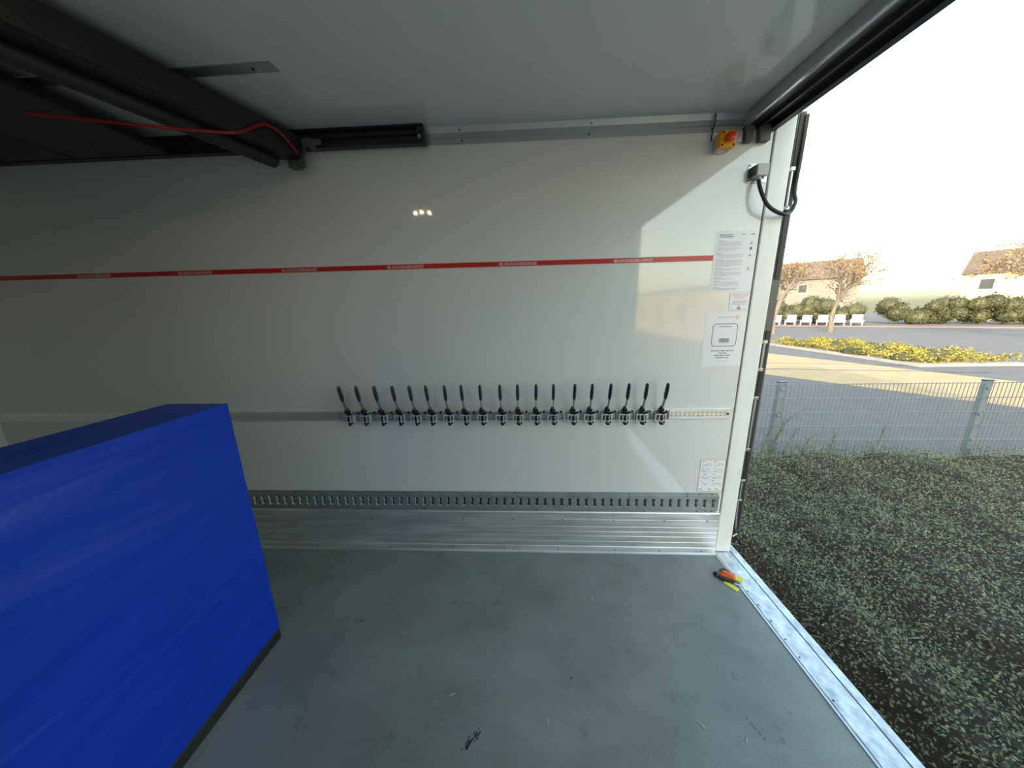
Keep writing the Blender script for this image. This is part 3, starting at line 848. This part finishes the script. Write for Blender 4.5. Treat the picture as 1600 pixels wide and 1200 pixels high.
# =================================================================== THINGS ON THE FLOOR
kt = thing('key_bunch', 'small orange and black bunch with yellow tags lying on the floor by the threshold', 'keys', (-0.04, -0.21, 0.0))
MB().sphere((-0.052, 0.018, 0.014), 0.0165, (1, 1, 0.85), 16, 10).build('black_knob', 'black_plastic', kt, smooth=True)
rz = Matrix.Rotation(-0.42, 4, 'Z')
m = MB()
m.bbox(-0.036, 0.040, -0.018, 0.022, 0.012, 0.027, 0.006, 3, Matrix.Translation((0.002, 0.006, 0)) @ rz)
m.bbox(-0.024, 0.026, -0.012, 0.018, 0.022, 0.034, 0.005, 3, Matrix.Translation((0.002, 0.006, 0)) @ Matrix.Rotation(-0.6, 4, 'Z'))
m.build('orange_fob', 'orange_plastic', kt, smooth=True)
m = MB()
m.tube(bez([(-0.046, 0.004, 0.008), (-0.030, -0.014, 0.009), (-0.006, -0.026, 0.009), (0.014, -0.032, 0.009)], 6), 0.008, 10)
m.tube(bez([(-0.030, 0.030, 0.026), (-0.012, 0.036, 0.032), (0.008, 0.028, 0.032), (0.022, 0.018, 0.026)], 6), 0.0035, 8)
m.build('black_strap', 'black_rubber', kt, smooth=True)
m = MB().bbox(-0.036, 0.036, -0.015, 0.015, 0.0015, 0.0035, 0.0008, 1, Matrix.Translation((-0.008, -0.052, 0)) @ Matrix.Rotation(-0.98, 4, 'Z'))
m.build('yellow_tag', 'tag_yellow', kt)
m = MB().bbox(-0.026, 0.028, -0.017, 0.017, 0.016, 0.0185, 0.0008, 1, Matrix.Translation((0.046, -0.014, 0)) @ Matrix.Rotation(-0.35, 4, 'Z'))
m.build('yellow_tag', 'tag_yellow', kt)
m = MB()
m.bbox(-0.024, 0.024, -0.003, 0.003, 0.004, 0.006, 0.0006, 1, Matrix.Translation((0.030, -0.046, 0)) @ Matrix.Rotation(-0.5, 4, 'Z'))
m.build('key_blade', 'chrome', kt)

def chip(x, y, ln, ang, label, mname='wood_splinter', wd=0.003):
    m = MB().bbox(-ln / 2, ln / 2, -wd / 2, wd / 2, 0.0, 0.0022, 0.0006, 1)
    o = m.build('splinter' if mname == 'wood_splinter' else 'bark_crumb', mname)
    o.location = (x, y, 0.0); o.rotation_euler = (0, 0, ang)
    tag(o, label, 'debris', 'scraps on the floor')
chip(-0.54, -0.889, 0.034, -0.95, 'longest pale splinter on the floor, toward the lower right', wd=0.004)
chip(-1.971, -0.377, 0.018, 0.1, 'short pale splinter on the floor nearest the blue block')
chip(-0.841, -0.36, 0.014, 1.2, 'tiny pale splinter below the right end of the kick plate')
chip(-1.501, -0.824, 0.022, 0.4, 'thin pale splinter at the middle of the floor near the dark smear')
chip(-1.115, -0.90, 0.016, 1.5, 'upright-lying pale splinter at the lower centre of the floor')
chip(-0.40, -0.93, 0.018, 1.1, 'faint pale splinter farthest to the lower right of the floor')
chip(-2.042, -0.521, 0.024, 0.7, 'dark crumb lying on the floor right of the blue block', 'dirt_stain', 0.005)
chip(-1.32, -0.33, 0.012, 1.4, 'small dark crumb on the floor left of centre near the wall', 'dirt_stain', 0.004)
chip(-1.005, -0.75, 0.008, 0.4, 'round dark crumb at the centre right of the floor', 'dirt_stain', 0.007)
# dirty smear on the coating
def smear(pts, nm='dirt_smear'):
    m = MB()
    for (cx, cy, r, e, a) in pts:
        n = 14
        ring = []
        for k in range(n):
            t_ = 2 * PI * k / n
            q = r * (0.8 + 0.35 * rnd.random())
            dx, dy = q * math.cos(t_) * e, q * math.sin(t_)
            ring.append((cx + dx * math.cos(a) - dy * math.sin(a), cy + dx * math.sin(a) + dy * math.cos(a), 0.0004))
        m.add([(cx, cy, 0.0004)] + ring, [(0, k + 1, (k + 1) % n + 1) for k in range(n)])
    return m.build(nm, 'dirt_stain', bpy.data.objects['floor'])
pts = []
for k in range(46):
    t_ = rnd.random(); pts.append((-1.425 + 0.05 * t_ + rnd.gauss(0, 0.005), -0.99 + 0.05 * t_ + rnd.gauss(0, 0.006), rnd.uniform(0.0008, 0.0034), 2.2, 0.9))
for k in range(16):
    t_ = rnd.random(); pts.append((-0.36 + 0.03 * t_, -0.86 - 0.07 * t_ + rnd.gauss(0, .003), rnd.uniform(0.0005, 0.002), 2.5, -1.2))
for k in range(60): pts.append((rnd.uniform(-2.2, -0.1), rnd.uniform(-1.1, -0.1), rnd.uniform(0.0005, 0.0016), 1.3, rnd.random() * 3))
smear(pts)

# =================================================================== OUTSIDE
G = -1.1
struct(MB().box(-60, 90, -70, 110, G - 0.2, G).build('ground', 'asphalt'))
bpy.data.objects['ground'].name = 'floor_outside'
def poly_slab(pts, z0, z1): return MB().prism(pts, 'z', z0, z1)
pv = poly_slab([(5.0, 15.2), (12.6, 4.2), (18, 4.2), (15.0, 8.6), (12.4, 15.6), (8.9, 24.5)], G, G + 0.012)  # strip outline follows the sunlit band, lighter in colour than the ground
tag(pv.build('sun_tinted_paving', 'paving'), 'paved strip coloured pale for the sunlit band across the yard beyond the mesh fence', 'paving')
pl = MB()
pl.prism([(8.0, 11.98), (16, 10.6), (16, 10.5), (8.0, 11.86)], 'z', G + 0.012, G + 0.016)
pl.prism([(8.9, 13.4), (16, 12.1), (16, 12.04), (8.9, 13.33)], 'z', G + 0.012, G + 0.016)
pl.build('joint', 'sill_groove', bpy.data.objects['sun_tinted_paving'])
kb, kd, kn_ = Vector((31.0, 43.2)), Vector((0.84, -0.54)).normalized(), Vector((-0.54, -0.84)).normalized()
cr = poly_slab([tuple(kb + kd * a + kn_ * b_) for a, b_ in ((-14, 1.6), (30, 1.6), (30, 3.4), (-14, 3.4))], G, G + 0.03)
tag(cr.build('red_kerb', 'curb_red'), 'reddish brick strip in front of the white loungers far off', 'kerb')

def leaves(n, posfn, size, seed, upbias=0.6):
    r = np.random.RandomState(seed)
    P = posfn(n, r)
    n = len(P)
    nrm = r.normal(size=(n, 3)); nrm[:, 2] = np.abs(nrm[:, 2]) + upbias; nrm /= np.linalg.norm(nrm, axis=1)[:, None]
    a = r.normal(size=(n, 3)); a -= nrm * (a * nrm).sum(1)[:, None]; a /= np.linalg.norm(a, axis=1)[:, None]
    b = np.cross(nrm, a)
    s_ = size * r.uniform(0.6, 1.3, n)[:, None]
    V = np.stack([P - a * s_, P + b * s_ * 0.5 + nrm * s_ * 0.15, P + a * s_, P - b * s_ * 0.5 + nrm * s_ * 0.15], 1).reshape(-1, 3)
    F = np.arange(n * 4).reshape(-1, 4)
    return V, F
def leaf_obj(name, V, F, mname, parent):
    me = bpy.data.meshes.new(name)
    me.from_pydata(V.tolist(), [], F.tolist()); me.materials.append(MATS[mname])
    o = bpy.data.objects.new(name, me); C.objects.link(o); o.parent = parent
    return o

# hedge between truck and fence
def hedge_h(x, y):
    # distance from truck footprint
    dx = max(x - 0.155, 0.0); dy = max(y - 0.14, 0.0)
    d = math.hypot(dx, dy)
    k = min(1.0, max(0.0, (d - 0.12) / 0.55))
    k = k * k * (3 - 2 * k)
    top = -0.34 + 0.10 * noise.noise(Vector((x * 1.3, y * 1.3, 0))) + 0.06 * noise.noise(Vector((x * 4, y * 4, 3))) - 0.02 * max(0, y - 1)
    return (G + 0.03) + (top - (G + 0.03)) * k
hx0, hx1, hy0, hy1 = -4.5, 5.2, -2.6, 2.33
step = 0.08
def inside(x, y): return (x > 0.2 or y > 0.19)
hedge = thing('hedge', 'dense dark green small-leaved hedge filling the gap between truck and fence', 'hedge', (1.5, 1.2, G))
Lh = (1.5, 1.2, G)
m = MB()
nx, ny = int((hx1 - 0.2) / step), int((hy1 - hy0) / step)
vs = []
for i in range(nx + 1):
    for j in range(ny + 1):
        x = 0.2 + i * step; y = hy0 + j * step
        vs.append((x, y, hedge_h(x, y) - 0.07))
m.add(vs, [(i * (ny + 1) + j, (i + 1) * (ny + 1) + j, (i + 1) * (ny + 1) + j + 1, i * (ny + 1) + j + 1) for i in range(nx) for j in range(ny)])
# outer sides of the hedge
m.add([(hx1, hy0, G), (hx1, hy1, G), (hx1, hy1, -0.5), (hx1, hy0, -0.5), (0.2, hy0, G), (0.2, hy1, G), (0.2, hy1, -0.5)], [(0, 1, 2, 3), (1, 5, 6, 2)])
local(m, Lh).build('inner_growth', 'soil', hedge)
def hpos(n, r):
    out = []
    while len(out) < n:
        # denser near the camera
        x = 0.22 + (5.0) * r.rand() ** 1.5; y = r.uniform(-1.6, hy1 + 0.08)
        if not inside(x, y): continue
        h = hedge_h(x, y)
        dd = abs(r.normal()) * 0.05
        z_ = h + 0.03 - dd
        if h < -0.75 and r.rand() < 0.7: continue
        out.append((x + r.normal() * 0.015, y + r.normal() * 0.015, z_))
    return np.array(out)
V, F = leaves(95000, hpos, 0.0105, 1, 0.5)
V -= np.array(Lh)
leaf_obj('foliage', V, F, 'hedge_leaf', hedge)
tw = MB(); shoots = []
rt = random.Random(11)
for k in range(420):
    x = rt.uniform(0.22, 3.6); y = rt.uniform(-0.9, 2.2)
    h = hedge_h(x, y)
    p = Vector((x, y, h - 0.10)); d_ = Vector((rt.gauss(0, .6), rt.gauss(0, .6), rt.uniform(.2, 1))).normalized()
    q = p + d_ * rt.uniform(0.08, 0.2)
    q2 = q + (d_ + Vector((rt.gauss(0, .4), rt.gauss(0, .4), 0.1))).normalized() * 0.08
    tw.tube([p, q, q2], [0.003, 0.0022, 0.001], 4, cap=False)
    shoots.append((q, q2))
# long sticks low at the hedge foot
for k in range(60):
    x = rt.uniform(0.3, 0.75); y = rt.uniform(-0.9, 0.6)
    h = max(hedge_h(x, y), G + 0.06)
    p = Vector((x, y, h)); d_ = Vector((rt.gauss(0, 1), rt.gauss(0, 1), rt.gauss(0.1, 0.3))).normalized()
    tw.tube([p, p + d_ * 0.12, p + d_ * 0.24 + Vector((0, 0, rt.uniform(-.03, .05)))], [0.004, 0.003, 0.0015], 5, cap=False)
# tall shoots by the fence post
tall = [((1.98, 2.22, -0.34), (2.06, 2.2, -0.08), (2.14, 2.18, 0.13), (2.33, 2.16, 0.28)), ((1.86, 2.2, -0.36), (1.90, 2.2, -0.2), (1.93, 2.2, -0.05)),
        ((2.15, 2.2, -0.36), (2.2, 2.2, -0.18), (2.28, 2.2, -0.02)), ((2.4, 2.2, -0.36), (2.42, 2.2, -0.2), (2.5, 2.2, -0.1)), ((1.93, 2.2, -0.3), (2.05, 2.2, -0.1), (2.08, 2.2, 0.1)),
        ((2.7, 2.2, -0.36), (2.74, 2.2, -0.2), (2.72, 2.2, -0.05)), ((3.2, 2.2, -0.36), (3.3, 2.2, -0.2), (3.33, 2.2, 0.02))]
pp = []
for s_ in tall:
    c = bez(s_, 8); tw.tube(c, 0.0028, 5)
    for q in c:
        for k in range(9): pp.append(q + Vector((rt.gauss(0, .022), rt.gauss(0, .02), rt.gauss(0, .02))))
for q, q2 in shoots:
    for k in range(8):
        f = rt.random(); pp.append(q + (q2 - q) * f + Vector((rt.gauss(0, .012),) * 3))
local(tw, Lh).build('twigs', 'twig', hedge)
V, F = leaves(len(pp), lambda n, r: np.array([tuple(p) for p in pp]), 0.0105, 5, 0.3)
leaf_obj('shoot_leaves', V - np.array(Lh), F, 'hedge_leaf', hedge)
lm = MB()
for c in ((0.50, 0.11, -0.46), (0.52, 0.07, -0.47), (0.47, 0.09, -0.50)):
    lm.sphere(c, 0.016, (1, 0.8, 0.5), 7, 4)
o = lm.build('paper_litter', 'litter_white'); tag(o, 'crumpled white scraps caught at the foot of the hedge beside the threshold', 'litter')
bst = MB().tube([(0.62, -0.02, -0.50), (0.72, -0.03, -0.47), (0.9, -0.10, -0.45)], [0.007, 0.006, 0.005], 6).build('broken_branch', 'bark', smooth=True)
tag(bst, 'pale bare stick lying at the foot of the hedge', 'stick')

# fence
fn = thing('mesh_fence', 'grey welded mesh fence on square posts behind the hedge', 'fence', (2.14, 2.4, G))
Lf = (2.14, 2.4, G)
fposts = [-2.88, -0.37, 2.14, 4.65, 7.16, 9.67, 12.18]
for x in fposts:
    po = local(MB().bbox(x - 0.044, x + 0.044, 2.38, 2.43, G, 0.54, 0.004), Lf).build('fence_post', 'fence_galv', fn)
    local(MB().bbox(x - 0.048, x + 0.048, 2.377, 2.433, 0.54, 0.552, 0.002), Lf).build('post_cap', 'black_plastic', po)
    for zz in (0.45, 0.1, -0.25, -0.6): local(MB().bbox(x - 0.022, x + 0.022, 2.362, 2.38, zz - 0.016, zz + 0.016, 0.004), Lf).build('clip', 'fence_galv', po)
for i in range(len(fposts) - 1):
    m = MB(); xa, xb = fposts[i] + 0.047, fposts[i + 1] - 0.047
    n = int((xb - xa) / 0.05)
    for k in range(n + 1):
        x = xa + (xb - xa) * k / n
        m.box(x - 0.0025, x + 0.0025, 2.366, 2.371, G + 0.05, 0.53)
    for k in range(9):
        z_ = -1.0 + k * 0.19
        for dy in (2.362, 2.372): m.box(xa - 0.03, xb + 0.03, dy - 0.003, dy + 0.003, z_ - 0.003, z_ + 0.003)
    local(m, Lf).build('mesh_panel', 'fence_wire', fn)

# planted bed, yellow-green
def bed(x0, x1, y0, y1, label, seed, dens=60, group=None):
    t = thing('flower_bed', label, 'plant bed', ((x0 + x1) / 2, (y0 + y1) / 2, G))
    Lb = np.array(((x0 + x1) / 2, (y0 + y1) / 2, G))
    local(MB().box(x0 - 0.15, x1 + 0.15, y0 - 0.15, y1 + 0.15, G, G + 0.10), tuple(Lb)).build('kerb', 'concrete', t)
    m = MB()
    r_ = random.Random(seed)
    for k in range(int((x1 - x0) * (y1 - y0) * 1.1)):
        cx, cy = r_.uniform(x0 + .25, x1 - .25), r_.uniform(y0 + .25, y1 - .25)
        m.sphere((cx, cy, G + 0.2), 0.34, (1, 1, 0.7), 8, 5)
    local(m, tuple(Lb)).build('inner_growth', 'evergreen_leaf', t)
    def f(n, r):
        x = r.uniform(x0, x1, n); y = r.uniform(y0, y1, n)
        z_ = G + 0.28 + 0.16 * np.sin(x * 3.1) * np.cos(y * 2.7) + r.normal(size=n) * 0.08
        return np.stack([x, y, z_], 1)
    V, F = leaves(int((x1 - x0) * (y1 - y0) * dens * 2), f, 0.055, seed, 0.4)
    leaf_obj('foliage', V - Lb, F, 'bed_leaf', t)
bed(15.1, 19.0, 12.0, 20.4, 'yellow-green planted bed behind the sunlit paving', 21, 190)

# loungers
def lounger():
    t = thing('sun_lounger', 'x', 'sun lounger', (0, 0, G), 'white loungers far off')
    # faces -y (towards the camera side)
    m = MB()
    m.bbox(-0.5, 0.5, -0.95, 0.25, 0.36, 0.43, 0.02)
    m.build('seat', 'white_paint', t)
    bk = Matrix.Translation((0, 0.22, 0.40)) @ Matrix.Rotation(-0.62, 4, 'X')
    MB().bbox(-0.46, 0.46, -0.03, 0.03, 0.0, 1.0, 0.02, mtx=bk).build('backrest', 'white_paint', t)
    for x in (-0.45, 0.45):
        for y in (-0.88, 0.2): MB().bbox(x - 0.04, x + 0.04, y - 0.04, y + 0.04, 0.0, 0.37, 0.01).build('leg', 'white_paint', t)
    for x in (-0.53, 0.53):
        a = MB(); a.bbox(x - 0.035, x + 0.035, -0.6, 0.3, 0.60, 0.64, 0.01); a.bbox(x - 0.03, x + 0.03, -0.6, -0.54, 0.38, 0.62, 0.01)
        a.build('armrest', 'white_paint', t)
    return t
lo0 = lounger()
dirn = Vector((0.84, -0.54, 0)).normalized()
names_ = ['leftmost, half behind the door edge', 'second from the left, beside the tree trunk', 'third from the left', 'fourth from the left', 'fifth from the left', 'sixth from the left', 'rightmost']
for i in range(7):
    o = lo0 if i == 0 else copy_tree(lo0)
    p = Vector((31.0, 43.2, 0)) + dirn * (i - 0.35) * 1.5
    o.location = (p.x, p.y, G); o.rotation_euler = (0, 0, -0.75)
    o['label'] = 'white lounger in the far row, ' + names_[i]

# trees
def tree(x, y, h, crown, seed, label, leafy, leafmat='dry_leaf', zb=G, trunk=0.22, levels=4, lean=0.0):
    r_ = random.Random(seed)
    t = thing('tree', label, 'tree', (x, y, zb))
    m = MB(); tips = []
    def grow(p, d_, ln, rad, lv):
        q = p
        pts = [p]; rs = [rad]
        n = 4
        for k in range(n):
            d_ = (d_ + Vector((r_.gauss(0, .12), r_.gauss(0, .12), r_.gauss(0.02, .08)))).normalized()
            q = q + d_ * ln / n; pts.append(q); rs.append(rad * (1 - 0.45 * (k + 1) / n))
        m.tube(pts, rs, 7 if lv > 2 else 4, cap=False)
        if lv <= 1: tips.extend(pts[1:])
        if lv == 0: return
        nb = 4 if lv > 1 else 5
        for k in range(nb):
            az = 2 * PI * (k + r_.random()) / nb
            spread = r_.uniform(0.45, 0.95)
            perp = d_.orthogonal().normalized()
            perp.rotate(Matrix.Rotation(az, 3, d_))
            nd = (d_ * math.cos(spread) + perp * math.sin(spread)).normalized()
            nd = (nd + Vector((0, 0, 0.18))).normalized()
            st_ = pts[r_.choice([2, 3, 4])] if lv < levels else pts[r_.choice([3, 4])]
            grow(st_, nd, ln * r_.uniform(0.58, 0.8), rad * 0.52, lv - 1)
    grow(Vector((0, 0, -0.02)), Vector((lean, 0, 1)).normalized(), h * 0.36, trunk, levels)
    m.build('trunk', 'bark', t, smooth=True)
    if leafy:
        pts = np.array([tuple(q) for q in tips])
        def f(n, r):
            i = r.randint(0, len(pts), n)
            return pts[i] + r.normal(size=(n, 3)) * crown
        V, F = leaves(leafy, f, 0.08, seed, 0.2)
        leaf_obj('foliage', V, F, leafmat, t)
    return t
tree(20.6, 27.8, 9.0, 0.25, 3, 'nearly bare tree with a few golden leaves standing beside the post', 2400, 'dry_leaf', trunk=0.26)
tree(27.5, 30.0, 8.5, 0.25, 4, 'bare-branched tree with golden leaves right of the first one', 2400, 'dry_leaf', trunk=0.22)
tree(33.5, 20.5, 9.5, 0.3, 9, 'golden tree standing farthest to the right', 3500, 'dry_leaf', trunk=0.25)
tree(31.0, 55.0, 9.0, 0.35, 12, 'tall brown tree in the background behind the loungers', 4500, 'dry_leaf', trunk=0.25)
def bush(x, y, w_, h_, seed, label):
    t = thing('bush', label, 'bush', (x, y, G))
    r0 = random.Random(seed)
    blobs = [(r0.uniform(-w_ / 2, w_ / 2), r0.uniform(-.8, .8), r0.uniform(0.2, 0.75) * h_, r0.uniform(0.2, 0.33) * h_) for _ in range(int(w_ * 3.5))]
    m = MB()
    for b_ in blobs: m.sphere(b_[:3], b_[3] * 0.85, (1.1, 1, 1), 9, 6)
    m.build('inner_growth', 'evergreen_leaf', t)
    def f(n, r):
        bl = np.array(blobs)[r.randint(0, len(blobs), n)]
        v = r.normal(size=(n, 3)); v /= np.linalg.norm(v, axis=1)[:, None]
        return bl[:, :3] + v * bl[:, 3:4] * r.uniform(0.8, 1.1, n)[:, None]
    V, F = leaves(9000, f, 0.11, seed, 0.3)
    V[:, 2] = np.maximum(V[:, 2], 0.02)
    leaf_obj('foliage', V, F, 'evergreen_leaf', t)
    t.rotation_euler = (0, 0, -0.57)
bush(35.7, 45.1, 12, 3.6, 31, 'dark bushy hedge right behind the row of white loungers')
bush(47.2, 38.1, 9.0, 3.3, 32, 'dark bushes farther right behind the lounger row')
bush(54.5, 33.3, 9.0, 3.3, 33, 'dark bushes at the far right edge of the yard')

# buildings
def building(x, y, w_, d_, h_, rz_, label, fmat='facade_white', floors=2, nwin=5, roof=True):
    t = thing('building', label, 'building', (x, y, G))
    t.rotation_euler = (0, 0, rz_)
    MB().box(-w_ / 2, w_ / 2, -d_ / 2, d_ / 2, 0, h_).build('wall', fmat, t)
    if roof:
        MB().prism([(-d_ / 2 - 0.4, h_), (d_ / 2 + 0.4, h_), (0, h_ + d_ * 0.32)], 'x', -w_ / 2 - 0.4, w_ / 2 + 0.4).build('roof', 'roof_tile', t)
    else:
        MB().box(-w_ / 2 - 0.1, w_ / 2 + 0.1, -d_ / 2 - 0.1, d_ / 2 + 0.1, h_, h_ + 0.25).build('roof', 'facade_grey', t)
    wp = MB().box(-0.6, 0.6, -0.06, 0.02, -0.7, 0.7).build('window', 'white_paint', t)
    pn = MB().box(-0.53, 0.53, -0.075, -0.06, -0.63, 0.63).build('pane', 'window_glass', wp)
    first = True
    for f in range(floors):
        for k in range(nwin):
            o = wp if first else copy_tree(wp, t)
            first = False
            o.location = (-w_ / 2 + w_ * (k + 0.5) / nwin, -d_ / 2, h_ * (f + 0.55) / floors)
    return t
building(44, 62, 22, 10, 6.5, -0.62, 'pale house with tiled roof behind the far trees')
building(67, 41, 18, 10, 6.0, -1.0, 'second pale house at the far right of the yard', 'facade_sand')
building(-22, -15, 40, 12, 10.3, PI, 'unseen long grey hall added behind the truck to shade the yard', 'facade_grey', 3, 10, False)  # out of view, added to cast shade over hedge, fence and near yard
building(15.0, -29, 30, 6, 3.9, -PI / 2, 'low sunlit sandy garage across the yard behind the opening', 'facade_sand', 1, 6, False)
